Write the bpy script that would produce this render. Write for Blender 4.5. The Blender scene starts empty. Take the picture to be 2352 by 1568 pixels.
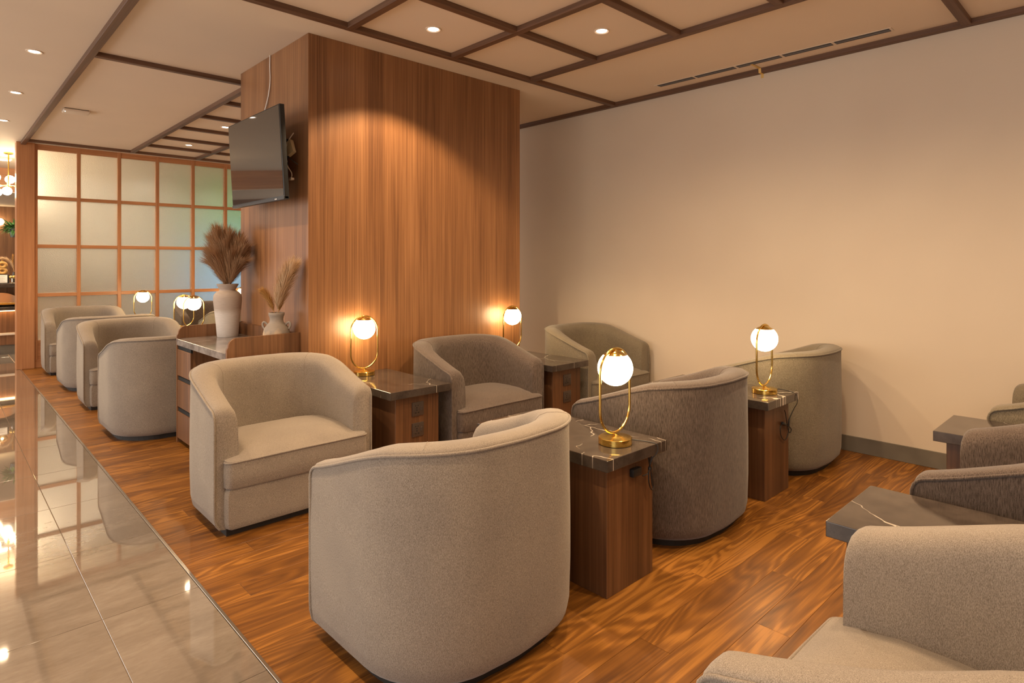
import bpy, bmesh, math, random
from mathutils import Vector, Matrix
C = bpy.context.scene
COL = C.collection
R = math.radians

# ---------------------------------------------------------------- camera
cam = bpy.data.cameras.new('camera')
cam.sensor_width = 36.0
cam.lens = 36.0 * 1399.4 / 2352.0
cam.shift_y = -180.5 / 2352.0
cam.clip_start = 0.02
camo = bpy.data.objects.new('camera', cam)
camo.location = (0, 0, 1.35)
camo.rotation_euler = (R(90), 0, R(-43.559))
COL.objects.link(camo)
C.camera = camo

# ---------------------------------------------------------------- world, exposure
w = bpy.data.worlds.new('world'); C.world = w; w.use_nodes = True
WORLD_COL = (1.0, 0.945, 0.88); WORLD_STR = 2.2
w.node_tree.nodes['Background'].inputs[0].default_value = (*WORLD_COL, 1)
w.node_tree.nodes['Background'].inputs[1].default_value = WORLD_STR
C.view_settings.view_transform = 'Standard'
C.view_settings.look = 'None'
C.view_settings.exposure = 0.24
C.view_settings.gamma = 1.0
C.view_settings.use_curve_mapping = False

WARM = (1.0, 0.72, 0.43)
SPOT_W = 84.0          # one ceiling downlight
GLOBE = 22.0           # emission of an opal lamp globe
HC = 2.885             # ceiling
BB = 2.85              # underside of the ceiling battens
WX = 4.78              # right wall
FX = 0.81              # edge between stone tiles and wood floor
PY = 9.9               # glass partition


def downlight_or_fill_lamp(name, loc, power=SPOT_W, size=150, blend=1.0, col=WARM):
    l = bpy.data.lights.new(name, 'SPOT')
    l.energy = power; l.color = col
    l.spot_size = R(size); l.spot_blend = blend; l.shadow_soft_size = 0.03
    o = bpy.data.objects.new(name, l); o.location = loc
    COL.objects.link(o)
    return o


# ---------------------------------------------------------------- materials
def newmat(name):
    m = bpy.data.materials.new(name); m.use_nodes = True
    nt = m.node_tree
    return m, nt, nt.nodes['Principled BSDF'], nt.nodes, nt.links


def ramp(nd, stops):
    r = nd.new('ShaderNodeValToRGB')
    el = r.color_ramp.elements
    while len(el) < len(stops): el.new(0.5)
    for e, (p, c) in zip(el, stops):
        e.position = p; e.color = (*c, 1)
    return r


def coords(nd, ln, scale=(1, 1, 1), kind='Object', rnd=0.0):
    t = nd.new('ShaderNodeTexCoord'); mp = nd.new('ShaderNodeMapping')
    ln.new(t.outputs[kind], mp.inputs['Vector'])
    mp.inputs['Scale'].default_value = scale
    if rnd:
        oi = nd.new('ShaderNodeObjectInfo'); mu = nd.new('ShaderNodeVectorMath'); mu.operation = 'SCALE'
        mu.inputs[0].default_value = (rnd, rnd * 0.73, rnd * 0.31)
        ln.new(oi.outputs['Random'], mu.inputs['Scale'])
        ln.new(mu.outputs['Vector'], mp.inputs['Location'])
    return mp


def noise(nd, ln, vec, scale, detail=3, rough=0.5, dist=0.0):
    n = nd.new('ShaderNodeTexNoise')
    n.inputs['Scale'].default_value = scale; n.inputs['Detail'].default_value = detail
    n.inputs['Roughness'].default_value = rough; n.inputs['Distortion'].default_value = dist
    ln.new(vec.outputs['Vector'], n.inputs['Vector'])
    return n


def bump(nd, ln, src, bsdf, strength, dist=0.01):
    b = nd.new('ShaderNodeBump'); b.inputs['Strength'].default_value = strength; b.inputs['Distance'].default_value = dist
    ln.new(src, b.inputs['Height']); ln.new(b.outputs['Normal'], bsdf.inputs['Normal'])


def mixc(nd, ln, fac, a, b, mode='MIX'):
    m = nd.new('ShaderNodeMix'); m.data_type = 'RGBA'; m.blend_type = mode
    for i, v in ((0, fac), (6, a), (7, b)):
        if hasattr(v, 'is_output'): ln.new(v, m.inputs[i])
        elif i == 0: m.inputs[0].default_value = v
        else: m.inputs[i].default_value = (*v, 1)
    return m.outputs[2]


def plain(name, col, rough=0.5, metal=0.0, spec=0.5, coat=0.0):
    m, nt, b, nd, ln = newmat(name)
    b.inputs['Base Color'].default_value = (*col, 1)
    b.inputs['Roughness'].default_value = rough
    b.inputs['Metallic'].default_value = metal
    b.inputs['Specular IOR Level'].default_value = spec
    b.inputs['Coat Weight'].default_value = coat
    return m


def emit(name, col, s):
    m, nt, b, nd, ln = newmat(name)
    b.inputs['Base Color'].default_value = (*col, 1)
    b.inputs['Emission Color'].default_value = (*col, 1)
    b.inputs['Emission Strength'].default_value = s
    return m


def fabric(name, dark, light, streak, fs=620):
    m, nt, b, nd, ln = newmat(name)
    mp = coords(nd, ln, (1, 1, 1), rnd=7.0)
    weave = noise(nd, ln, mp, 620, 2, 0.6)
    mp2 = coords(nd, ln, (fs, fs, fs / streak), rnd=5.0)
    st = noise(nd, ln, mp2, 1.0, 2, 0.6)
    big = noise(nd, ln, mp, 5.0, 2, 0.5)
    a = nd.new('ShaderNodeMath'); a.operation = 'MULTIPLY_ADD'
    ln.new(st.outputs['Fac'], a.inputs[0]); a.inputs[1].default_value = 0.62
    a2 = nd.new('ShaderNodeMath'); a2.operation = 'MULTIPLY_ADD'
    ln.new(weave.outputs['Fac'], a2.inputs[0]); a2.inputs[1].default_value = 0.38; a2.inputs[2].default_value = 0.0
    ln.new(a2.outputs[0], a.inputs[2])
    rp = ramp(nd, [(0.37, dark), (0.63, light)])
    ln.new(a.outputs[0], rp.inputs[0])
    r2 = ramp(nd, [(0.3, (0.86, 0.86, 0.88)), (0.7, (1, 1, 1))])
    ln.new(big.outputs['Fac'], r2.inputs[0])
    ln.new(mixc(nd, ln, 1.0, rp.outputs[0], r2.outputs[0], 'MULTIPLY'), b.inputs['Base Color'])
    b.inputs['Roughness'].default_value = 0.95
    b.inputs['Specular IOR Level'].default_value = 0.15
    b.inputs['Sheen Weight'].default_value = 0.25
    b.inputs['Sheen Roughness'].default_value = 0.5
    bump(nd, ln, a.outputs[0], b, 0.3, 0.0025)
    return m


def veneer(name, dark, mid, light, axis='Z', rough=0.42, fine=55, rnd=3.0):
    m, nt, b, nd, ln = newmat(name)
    s1 = {'Z': (fine, fine, 1.1), 'X': (1.1, fine, fine), 'Y': (fine, 1.1, fine)}[axis]
    s2 = {'Z': (7, 7, 0.35), 'X': (0.35, 7, 7), 'Y': (7, 0.35, 7)}[axis]
    n1 = noise(nd, ln, coords(nd, ln, s1, rnd=rnd), 1.0, 4, 0.65, 0.3)
    n2 = noise(nd, ln, coords(nd, ln, s2, rnd=rnd), 1.0, 3, 0.5, 0.8)
    a = nd.new('ShaderNodeMath'); a.operation = 'MULTIPLY_ADD'
    ln.new(n1.outputs['Fac'], a.inputs[0]); a.inputs[1].default_value = 0.6
    s = nd.new('ShaderNodeMath'); s.operation = 'MULTIPLY'; s.inputs[1].default_value = 0.4
    ln.new(n2.outputs['Fac'], s.inputs[0]); ln.new(s.outputs[0], a.inputs[2])
    rp = ramp(nd, [(0.33, dark), (0.5, mid), (0.66, light)])
    ln.new(a.outputs[0], rp.inputs[0])
    ln.new(rp.outputs[0], b.inputs['Base Color'])
    b.inputs['Roughness'].default_value = rough
    bump(nd, ln, n1.outputs['Fac'], b, 0.06, 0.002)
    return m


def plank_mat():
    m, nt, b, nd, ln = newmat('orange_plank_wood')
    mp = coords(nd, ln, (0.75, 6.0, 1), rnd=40.0)
    wv = noise(nd, ln, mp, 1.0, 1.0, 0.4, 0.4)
    # cathedral grain: iso-lines of a smooth stretched noise
    mu = nd.new('ShaderNodeMath'); mu.operation = 'MULTIPLY'; mu.inputs[1].default_value = 120.0
    ln.new(wv.outputs['Fac'], mu.inputs[0])
    sn = nd.new('ShaderNodeMath'); sn.operation = 'SINE'; ln.new(mu.outputs[0], sn.inputs[0])
    fine = noise(nd, ln, coords(nd, ln, (1.5, 80, 1), rnd=40.0), 1.0, 6, 0.68)
    big = noise(nd, ln, coords(nd, ln, (0.8, 7, 1), rnd=40.0), 1.0, 2, 0.5)
    a = nd.new('ShaderNodeMath'); a.operation = 'MULTIPLY_ADD'
    ln.new(sn.outputs[0], a.inputs[0]); a.inputs[1].default_value = 0.075; fs = nd.new('ShaderNodeMath'); fs.operation = 'MULTIPLY_ADD'; fs.inputs[1].default_value = 0.55; fs.inputs[2].default_value = 0.225; ln.new(fine.outputs['Fac'], fs.inputs[0]); ln.new(fs.outputs[0], a.inputs[2])
    bb = nd.new('ShaderNodeMath'); bb.operation = 'MULTIPLY_ADD'
    ln.new(big.outputs['Fac'], bb.inputs[0]); bb.inputs[1].default_value = 0.6; ln.new(a.outputs[0], bb.inputs[2])
    oi = nd.new('ShaderNodeObjectInfo')
    c = nd.new('ShaderNodeMath'); c.operation = 'MULTIPLY_ADD'
    ln.new(oi.outputs['Random'], c.inputs[0]); c.inputs[1].default_value = 0.12; ln.new(bb.outputs[0], c.inputs[2])
    rp = ramp(nd, [(0.60, (0.085, 0.029, 0.006)), (0.88, (0.205, 0.078, 0.013)), (1.20, (0.35, 0.145, 0.026))])
    sc = nd.new('ShaderNodeMapRange'); sc.inputs['From Min'].default_value = 0.0; sc.inputs['From Max'].default_value = 2.0
    ln.new(c.outputs[0], sc.inputs['Value'])
    for e in rp.color_ramp.elements: e.position = e.position / 2.0
    ln.new(sc.outputs[0], rp.inputs[0])
    ln.new(rp.outputs[0], b.inputs['Base Color'])
    b.inputs['Roughness'].default_value = 0.36
    b.inputs['Specular IOR Level'].default_value = 0.45
    bump(nd, ln, fine.outputs['Fac'], b, 0.05, 0.002)
    return m


def tile_mat():
    m, nt, b, nd, ln = newmat('polished_beige_stone')
    n1 = noise(nd, ln, coords(nd, ln, (1, 3, 1), rnd=20.0), 2.4, 5, 0.6, 0.6)
    n2 = noise(nd, ln, coords(nd, ln, (4, 12, 1), rnd=20.0), 5.0, 5, 0.7, 0.3)
    rp = ramp(nd, [(0.3, (0.17, 0.134, 0.105)), (0.55, (0.24, 0.196, 0.160)), (0.75, (0.31, 0.263, 0.225))])
    a = nd.new('ShaderNodeMath'); a.operation = 'MULTIPLY_ADD'
    ln.new(n2.outputs['Fac'], a.inputs[0]); a.inputs[1].default_value = 0.4
    s = nd.new('ShaderNodeMath'); s.operation = 'MULTIPLY'; s.inputs[1].default_value = 0.62
    ln.new(n1.outputs['Fac'], s.inputs[0]); ln.new(s.outputs[0], a.inputs[2])
    ln.new(a.outputs[0], rp.inputs[0]); ln.new(rp.outputs[0], b.inputs['Base Color'])
    b.inputs['Roughness'].default_value = 0.035
    b.inputs['Specular IOR Level'].default_value = 0.75
    b.inputs['IOR'].default_value = 1.6
    b.inputs['Coat Weight'].default_value = 1.0; b.inputs['Coat IOR'].default_value = 1.6; b.inputs['Coat Roughness'].default_value = 0.012
    wob = noise(nd, ln, coords(nd, ln, (1, 1, 1), rnd=9.0), 2.2, 1, 0.4)
    bump(nd, ln, wob.outputs['Fac'], b, 0.02, 0.01)
    return m


def marble(name, base, base2, vein, rough=0.14, veins=1.0, vscale=1.5, seed=5.3):
    m, nt, b, nd, ln = newmat(name)
    mp = coords(nd, ln, (1, 1, 1), rnd=11.0)
    nz = noise(nd, ln, mp, 9.0, 5, 0.7)
    rp = ramp(nd, [(0.40, base), (0.60, base2)])
    ln.new(nz.outputs['Fac'], rp.inputs[0])
    mp2 = coords(nd, ln, (1.0, 0.55, 0.0), rnd=seed)
    dn = noise(nd, ln, mp2, 5.0, 3, 0.6)
    off = nd.new('ShaderNodeVectorMath'); off.operation = 'MULTIPLY_ADD'
    ln.new(dn.outputs['Color'], off.inputs[0]); off.inputs[1].default_value = (0.16, 0.16, 0.16); ln.new(mp2.outputs['Vector'], off.inputs[2])
    av = nd.new('ShaderNodeTexVoronoi'); av.feature = 'DISTANCE_TO_EDGE'; av.inputs['Scale'].default_value = vscale
    ln.new(off.outputs[0], av.inputs['Vector'])
    vr = ramp(nd, [(0.0, (1, 1, 1)), (0.0065, (0, 0, 0))])
    ln.new(av.outputs[0], vr.inputs[0])
    brk = noise(nd, ln, mp, 3.5, 2, 0.6)
    br = ramp(nd, [(0.42, (0, 0, 0)), (0.56, (1, 1, 1))]); ln.new(brk.outputs['Fac'], br.inputs[0])
    mm = nd.new('ShaderNodeMath'); mm.operation = 'MULTIPLY'
    ln.new(vr.outputs[0], mm.inputs[0]); ln.new(br.outputs[0], mm.inputs[1])
    m2 = nd.new('ShaderNodeMath'); m2.operation = 'MULTIPLY'; m2.inputs[1].default_value = veins
    ln.new(mm.outputs[0], m2.inputs[0])
    ln.new(mixc(nd, ln, m2.outputs[0], rp.outputs[0], vein), b.inputs['Base Color'])
    b.inputs['Roughness'].default_value = rough
    return m


def plaster(name, c1, c2, scale=1.2):
    m, nt, b, nd, ln = newmat(name)
    n = noise(nd, ln, coords(nd, ln), scale, 2, 0.5)
    rp = ramp(nd, [(0.35, c1), (0.65, c2)])
    ln.new(n.outputs['Fac'], rp.inputs[0]); ln.new(rp.outputs[0], b.inputs['Base Color'])
    b.inputs['Roughness'].default_value = 0.75
    b.inputs['Specular IOR Level'].default_value = 0.25
    return m


def frosted():
    m, nt, b, nd, ln = newmat('rippled_frosted_glass')
    b.inputs['Base Color'].default_value = (0.93, 0.95, 0.93, 1)
    b.inputs['Transmission Weight'].default_value = 1.0
    b.inputs['Roughness'].default_value = 0.36
    b.inputs['IOR'].default_value = 1.5
    n = noise(nd, ln, coords(nd, ln, (1, 1, 1)), 130, 2, 0.6)
    bump(nd, ln, n.outputs['Fac'], b, 0.8, 0.008)
    return m


def brushed_gold(name, col, rough):
    m, nt, b, nd, ln = newmat(name)
    b.inputs['Base Color'].default_value = (*col, 1); b.inputs['Metallic'].default_value = 1.0
    n = noise(nd, ln, coords(nd, ln, (1, 1, 60)), 8, 2, 0.5)
    rp = ramp(nd, [(0.3, (rough * 0.7,) * 3), (0.7, (rough * 1.3,) * 3)])
    ln.new(n.outputs['Fac'], rp.inputs[0]); ln.new(rp.outputs[0], b.inputs['Roughness'])
    return m


def stoneware(name, low, high, zc, band, wob=0.03):
    m, nt, b, nd, ln = newmat(name)
    t = nd.new('ShaderNodeTexCoord'); sx = nd.new('ShaderNodeSeparateXYZ'); ln.new(t.outputs['Object'], sx.inputs[0])
    n = noise(nd, ln, coords(nd, ln, (1, 1, 0.6)), 14, 3, 0.6)
    a = nd.new('ShaderNodeMath'); a.operation = 'MULTIPLY_ADD'
    ln.new(n.outputs['Fac'], a.inputs[0]); a.inputs[1].default_value = wob; ln.new(sx.outputs['Z'], a.inputs[2])
    mr = nd.new('ShaderNodeMapRange'); mr.inputs['From Min'].default_value = zc - band; mr.inputs['From Max'].default_value = zc + band
    ln.new(a.outputs[0], mr.inputs['Value'])
    fine = noise(nd, ln, coords(nd, ln, (1, 1, 7)), 30, 3, 0.6)
    r2 = ramp(nd, [(0.3, (0.88, 0.87, 0.86)), (0.7, (1, 1, 1))]); ln.new(fine.outputs['Fac'], r2.inputs[0])
    c = mixc(nd, ln, mr.outputs[0], low, high)
    ln.new(mixc(nd, ln, 1.0, c, r2.outputs[0], 'MULTIPLY'), b.inputs['Base Color'])
    b.inputs['Roughness'].default_value = 0.8
    bump(nd, ln, fine.outputs['Fac'], b, 0.15, 0.003)
    return m


M = {}
M['beige'] = fabric('beige_heather_fabric', (0.165, 0.130, 0.100), (0.365, 0.305, 0.250), 3.0)
M['taupe'] = fabric('brown_chenille_fabric', (0.056, 0.038, 0.029), (0.172, 0.127, 0.102), 9.0, 360)
M['olive'] = fabric('olive_beige_chenille_fabric', (0.118, 0.092, 0.060), (0.285, 0.232, 0.162), 5.0)
M['column'] = veneer('walnut_veneer_pillar', (0.13, 0.052, 0.020), (0.255, 0.112, 0.044), (0.37, 0.175, 0.073), 'Z', 0.38, 120)
M['cabinet'] = veneer('walnut_veneer_cabinet', (0.085, 0.036, 0.015), (0.175, 0.078, 0.033), (0.26, 0.122, 0.055), 'Z', 0.42, 60)
M['tablebase'] = veneer('dark_walnut_table_base', (0.055, 0.023, 0.010), (0.118, 0.052, 0.022), (0.18, 0.083, 0.037), 'Z', 0.42, 70)
M['batten_x'] = veneer('dark_wood_batten_along_x', (0.075, 0.034, 0.017), (0.13, 0.062, 0.033), (0.18, 0.09, 0.05), 'X', 0.5, 60)
M['batten_y'] = veneer('dark_wood_batten_along_y', (0.075, 0.034, 0.017), (0.13, 0.062, 0.033), (0.18, 0.09, 0.05), 'Y', 0.5, 60)
M['frame_z'] = veneer('reddish_cedar_upright', (0.36, 0.145, 0.058), (0.47, 0.205, 0.085), (0.56, 0.26, 0.115), 'Z', 0.4, 50)
M['frame_x'] = veneer('reddish_cedar_rail', (0.36, 0.145, 0.058), (0.47, 0.205, 0.085), (0.56, 0.26, 0.115), 'X', 0.4, 50)
M['plank'] = plank_mat()
M['tile'] = tile_mat()
M['grout'] = plain('beige_grout', (0.28, 0.2, 0.14), 0.8)
M['slabtop'] = marble('dark_brown_marble', (0.048, 0.036, 0.030), (0.075, 0.057, 0.047), (0.75, 0.65, 0.55), 0.10, 0.9, 3.2)
M['console_top'] = marble('grey_granite', (0.16, 0.135, 0.125), (0.30, 0.265, 0.25), (0.42, 0.36, 0.32), 0.16, 0.5, 2.2)
M['wall'] = plaster('beige_wall_paint', (0.62, 0.51, 0.395), (0.65, 0.54, 0.42))
M['wallgrey'] = plaster('grey_beige_wall_paint', (0.42, 0.38, 0.32), (0.46, 0.42, 0.36))
M['ceil'] = plaster('cream_ceiling_paint', (0.76, 0.63, 0.50), (0.79, 0.655, 0.52))
M['skirting'] = plaster('grey_stone_skirting', (0.135, 0.115, 0.09), (0.17, 0.145, 0.115), 6)
M['glass'] = frosted()
M['gold'] = brushed_gold('brushed_brass', (0.80, 0.55, 0.15), 0.22)
M['goldp'] = brushed_gold('polished_brass', (0.85, 0.60, 0.19), 0.14)
M['globe'] = emit('lit_opal_globe', (1.0, 0.77, 0.43), GLOBE)
M['chandglobe'] = emit('lit_chandelier_globe', (1.0, 0.80, 0.52), 80.0)
M['led'] = emit('downlight_disc', (1.0, 0.84, 0.66), 14.0)
M['strip'] = emit('linear_light_diffuser', (1.0, 0.88, 0.72), 14.0)
M['blackp'] = plain('black_plastic', (0.012, 0.012, 0.013), 0.4)
M['screen'] = plain('black_glossy_screen', (0.02, 0.018, 0.017), 0.03, 0, 0.5, 0.5)
M['screen'].node_tree.nodes['Principled BSDF'].inputs['Coat IOR'].default_value = 1.6
M['screen'].node_tree.nodes['Principled BSDF'].inputs['Coat Roughness'].default_value = 0.02
M['cord'] = plain('black_cord', (0.015, 0.013, 0.012), 0.45)
M['whitecord'] = plain('white_cord', (0.7, 0.62, 0.55), 0.5)
M['plinth'] = plain('black_chair_plinth', (0.018, 0.014, 0.012), 0.6)
M['socket'] = plain('bronze_socket_plate', (0.085, 0.062, 0.05), 0.38, 0.35)
M['hole'] = plain('black_socket_slot', (0.008, 0.007, 0.006), 0.7)
M['white'] = plain('white_painted_metal', (0.72, 0.6, 0.48), 0.45)
M['rim'] = plain('downlight_rim', (0.75, 0.62, 0.5), 0.4)
M['ventdark'] = plain('vent_slot_grey', (0.055, 0.05, 0.055), 0.5)
M['ventslat'] = plain('vent_slat_grey', (0.22, 0.2, 0.2), 0.5)
M['tape'] = plain('yellow_tape', (0.70, 0.45, 0.13), 0.5)
M['metal'] = plain('aluminium_strip', (0.62, 0.58, 0.52), 0.25, 1.0)
M['vase'] = stoneware('white_clay_with_brown_shoulder', (0.60, 0.545, 0.51), (0.43, 0.35, 0.30), 0.215, 0.02)
M['pot'] = stoneware('sandy_clay_with_grey_neck', (0.56, 0.40, 0.25), (0.30, 0.25, 0.21), 0.165, 0.02, 0.14)
M['pampas_b'] = plain('brown_pampas', (0.36, 0.20, 0.105), 0.9, 0, 0.1)
M['pampas_l'] = plain('pale_pampas', (0.66, 0.47, 0.29), 0.9, 0, 0.1)
M['pampas_o'] = plain('orange_pampas', (0.52, 0.29, 0.10), 0.9, 0, 0.1)
M['adapter'] = plain('pale_adapter_box', (0.52, 0.43, 0.28), 0.4)
M['paper'] = plain('white_paper', (0.8, 0.76, 0.7), 0.8)
M['ink'] = plain('grey_print', (0.2, 0.18, 0.17), 0.8)
M['leaf'] = plain('green_leaf', (0.05, 0.14, 0.035), 0.5)
M['ceramic'] = plain('ochre_ceramic', (0.50, 0.27, 0.075), 0.45)
M['chrome'] = plain('chrome_lid', (0.75, 0.72, 0.68), 0.12, 1.0)
M['darkstone'] = marble('black_counter_stone', (0.03, 0.025, 0.022), (0.05, 0.042, 0.036), (0.1, 0.09, 0.08), 0.15, 0.3)
M['glow'] = emit('under_counter_light', (1.0, 0.62, 0.28), 7.0)
M['green'] = emit('green_display_field', (0.06, 0.25, 0.03), 1.5)
M['blue'] = emit('blue_display_field', (0.08, 0.28, 0.50), 1.5)


# ---------------------------------------------------------------- mesh helpers
def obj(name, bm, mat, parent=None, smooth=None, loc=None):
    me = bpy.data.meshes.new(name)
    bmesh.ops.recalc_face_normals(bm, faces=bm.faces)
    bm.to_mesh(me); bm.free()
    mats = mat if isinstance(mat, (list, tuple)) else [mat]
    for m in mats: me.materials.append(m)
    if smooth is not None:
        for p in me.polygons: p.use_smooth = True
        me.set_sharp_from_angle(angle=R(smooth))
    o = bpy.data.objects.new(name, me); COL.objects.link(o)
    if parent: o.parent = parent
    if loc: o.location = loc
    return o


def thing(name, label, cat, loc=(0, 0, 0), rz=0.0, group=None):
    o = bpy.data.objects.new(name, None); COL.objects.link(o)
    o.empty_display_size = 0.1
    o.location = loc; o.rotation_euler = (0, 0, rz)
    o['label'] = label; o['category'] = cat
    if group: o['group'] = group
    return o


def tag(o, label, cat, group=None):
    o['label'] = label; o['category'] = cat
    if group: o['group'] = group
    return o


def struct(o):
    o['kind'] = 'structure'
    return o


def box(bm, x0, x1, y0, y1, z0, z1, bev=0.0, seg=2):
    vs = [bm.verts.new(p) for p in ((x0, y0, z0), (x1, y0, z0), (x1, y1, z0), (x0, y1, z0), (x0, y0, z1), (x1, y0, z1), (x1, y1, z1), (x0, y1, z1))]
    fs = [bm.faces.new([vs[i] for i in f]) for f in ((3, 2, 1, 0), (4, 5, 6, 7), (0, 1, 5, 4), (1, 2, 6, 5), (2, 3, 7, 6), (3, 0, 4, 7))]
    if bev > 0:
        es = {e for f in fs for e in f.edges}
        bmesh.ops.bevel(bm, geom=list(es), offset=bev, segments=seg, affect='EDGES', profile=0.6)
    return bm


def bx(x0, x1, y0, y1, z0, z1, bev=0.0, seg=2):
    return box(bmesh.new(), x0, x1, y0, y1, z0, z1, bev, seg)


def lathe(bm, prof, n=32, center=(0, 0, 0)):
    cx, cy, cz = center
    rings = []
    for r, z in prof:
        if r < 1e-6: rings.append([bm.verts.new((cx, cy, cz + z))])
        else: rings.append([bm.verts.new((cx + r * math.cos(2 * math.pi * i / n), cy + r * math.sin(2 * math.pi * i / n), cz + z)) for i in range(n)])
    for a, b in zip(rings[:-1], rings[1:]):
        for i in range(n):
            j = (i + 1) % n
            if len(a) == 1 and len(b) == 1: continue
            if len(a) == 1: bm.faces.new((a[0], b[i], b[j]))
            elif len(b) == 1: bm.faces.new((a[i], b[0], a[j]))
            else: bm.faces.new((a[i], b[i], b[j], a[j]))
    return bm


def catmull(pts, sub=6, closed=False):
    P = [Vector(p) for p in pts]; out = []; n = len(P)
    for i in range(n if closed else n - 1):
        p0 = P[(i - 1) % n] if closed or i > 0 else P[0]
        p1 = P[i]; p2 = P[(i + 1) % n]
        p3 = P[(i + 2) % n] if closed or i + 2 < n else P[-1]
        for k in range(sub):
            t = k / sub
            out.append(0.5 * ((2 * p1) + (-p0 + p2) * t + (2 * p0 - 5 * p1 + 4 * p2 - p3) * t * t + (-p0 + 3 * p1 - 3 * p2 + p3) * t ** 3))
    if not closed: out.append(P[-1])
    return out


def tube(bm, pts, r, n=8, closed=False, cap=True):
    P = [Vector(p) for p in pts]; m = len(P); rings = []
    up = None
    for i in range(m):
        a = P[(i - 1) % m] if (closed or i > 0) else P[i]
        b = P[(i + 1) % m] if (closed or i < m - 1) else P[i]
        t = (b - a).normalized()
        if up is None:
            up = Vector((0, 0, 1)) if abs(t.z) < 0.9 else Vector((1, 0, 0))
        u = (up - t * up.dot(t))
        if u.length < 1e-5: u = t.orthogonal()
        u.normalize(); v = t.cross(u); up = u
        rr = r[i] if isinstance(r, (list, tuple)) else r
        rings.append([bm.verts.new(P[i] + (u * math.cos(2 * math.pi * k / n) + v * math.sin(2 * math.pi * k / n)) * rr) for k in range(n)])
    for i in range(m if closed else m - 1):
        a, b = rings[i], rings[(i + 1) % m]
        for k in range(n):
            j = (k + 1) % n
            bm.faces.new((a[k], a[j], b[j], b[k]))
    if cap and not closed:
        bm.faces.new(rings[0][::-1]); bm.faces.new(rings[-1])
    return bm


def sphere(bm, c, r, nu=32, nv=20, squash=1.0, z0=-1.0, z1=1.0):
    prof = []
    t0, t1 = math.asin(z0), math.asin(z1)
    for i in range(nv + 1):
        t = t0 + (t1 - t0) * i / nv
        prof.append((max(0.0, r * math.cos(t)) if abs(math.cos(t)) > 1e-4 else 0.0, r * squash * math.sin(t)))
    return lathe(bm, prof, nu, c)


def prism(bm, outline, z0, z1):
    lo = [bm.verts.new((x, y, z0)) for x, y in outline]
    hi = [bm.verts.new((x, y, z1)) for x, y in outline]
    n = len(outline)
    bm.faces.new(lo[::-1]); bm.faces.new(hi)
    for i in range(n):
        j = (i + 1) % n
        bm.faces.new((lo[i], lo[j], hi[j], hi[i]))
    return bm


def copy_tree(o, parent=None):
    c = o.copy(); COL.objects.link(c)
    if parent: c.parent = parent
    for ch in list(o.children): copy_tree(ch, c)
    return c


# ================================================================= SETTING
rng = random.Random(5)
# floor: stone tiles in the hallway, wood planks in the lounge
floor = struct(obj('floor', bx(-4.0, WX, -3.0, 16.0, -0.08, -0.004), M['grout']))
YJ = [4.885 + 0.715 * k for k in range(-9, 16)]
XJ = [-2.735, -1.935, -1.135, -0.335, 0.465, FX - 0.006]
tile_meshes = {}
for x0, x1 in zip(XJ[:-1], XJ[1:]):
    for y0, y1 in zip(YJ[:-1], YJ[1:]):
        key = round(x1 - x0, 3)
        cx, cy = (x0 + x1) / 2, (y0 + y1) / 2
        if key not in tile_meshes:
            t = obj('tile', bx(x0 - cx + .0012, x1 - cx - .0012, y0 - cy + .0012, y1 - cy - .0012, -0.02, 0, 0.0008, 1), M['tile'], floor, loc=(cx, cy, 0))
            tile_meshes[key] = t
        else:
            t = tile_meshes[key].copy(); COL.objects.link(t); t.location = (cx, cy, 0)
t = tile_meshes[max(tile_meshes)]
for gx0 in range(6):   # hall beyond the partition, seen blurred through the glass
    for gy0 in range(8):
        t2 = t.copy(); COL.objects.link(t2); t2.location = (1.21 + gx0 * 0.8, 10.27 + gy0 * 0.715, 0)
PW, PL = 0.125, 1.25
row = 0; y = -0.1; proto = {}
while y < PY - 0.03:
    x = FX + 0.006; first = True
    off = PL * ((row * 0.381) % 1.0) * 0.9 + 0.12
    while x < WX - 0.01:
        ln_ = off if first else PL
        first = False
        x1 = min(x + ln_, WX)
        L = round(x1 - x, 3)
        if L > 0.02:
            if L not in proto:
                p = obj('plank', bx(-L / 2 + .0004, L / 2 - .0004, -PW / 2 + .0004, PW / 2 - .0004, -0.012, 0.0, 0.0006, 1), M['plank'], floor, loc=((x + x1) / 2, y + PW / 2, 0))
                proto[L] = p
            else:
                p = proto[L].copy(); COL.objects.link(p); p.location = ((x + x1) / 2, y + PW / 2, 0)
        x = x1
    y += PW; row += 1
struct(obj('trim_1', bx(FX - 0.006, FX + 0.006, -3.0, PY, -0.01, 0.004, 0.001, 1), M['metal']))
bm = bx(FX + 0.006, WX, -3.0, -0.1, -0.012, 0.0)
o = obj('wood_floor_strip', bm, M['plank'], floor)

# walls
struct(obj('wall_right', bx(WX, WX + 0.12, -3.0, 16.0, 0, HC + 0.1), M['wall']))
bs = struct(obj('baseboard_right', bx(WX - 0.012, WX, -3.0, PY, 0.0, 0.11, 0.002, 1), M['skirting']))
struct(obj('wall_light_block', bx(-4.0, WX + 0.12, -3.12, -3.0, 0, HC + 0.1), M['wall']))  # unseen wall added behind the camera to hold back fill light
struct(obj('wall_lounge', bx(1.15, WX, 12.45, 12.57, 0, HC), M['wallgrey']))
struct(obj('wall_back', bx(-4.0, WX + 0.12, 16.0, 16.12, 0, HC + 0.1), M['cabinet']))

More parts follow.
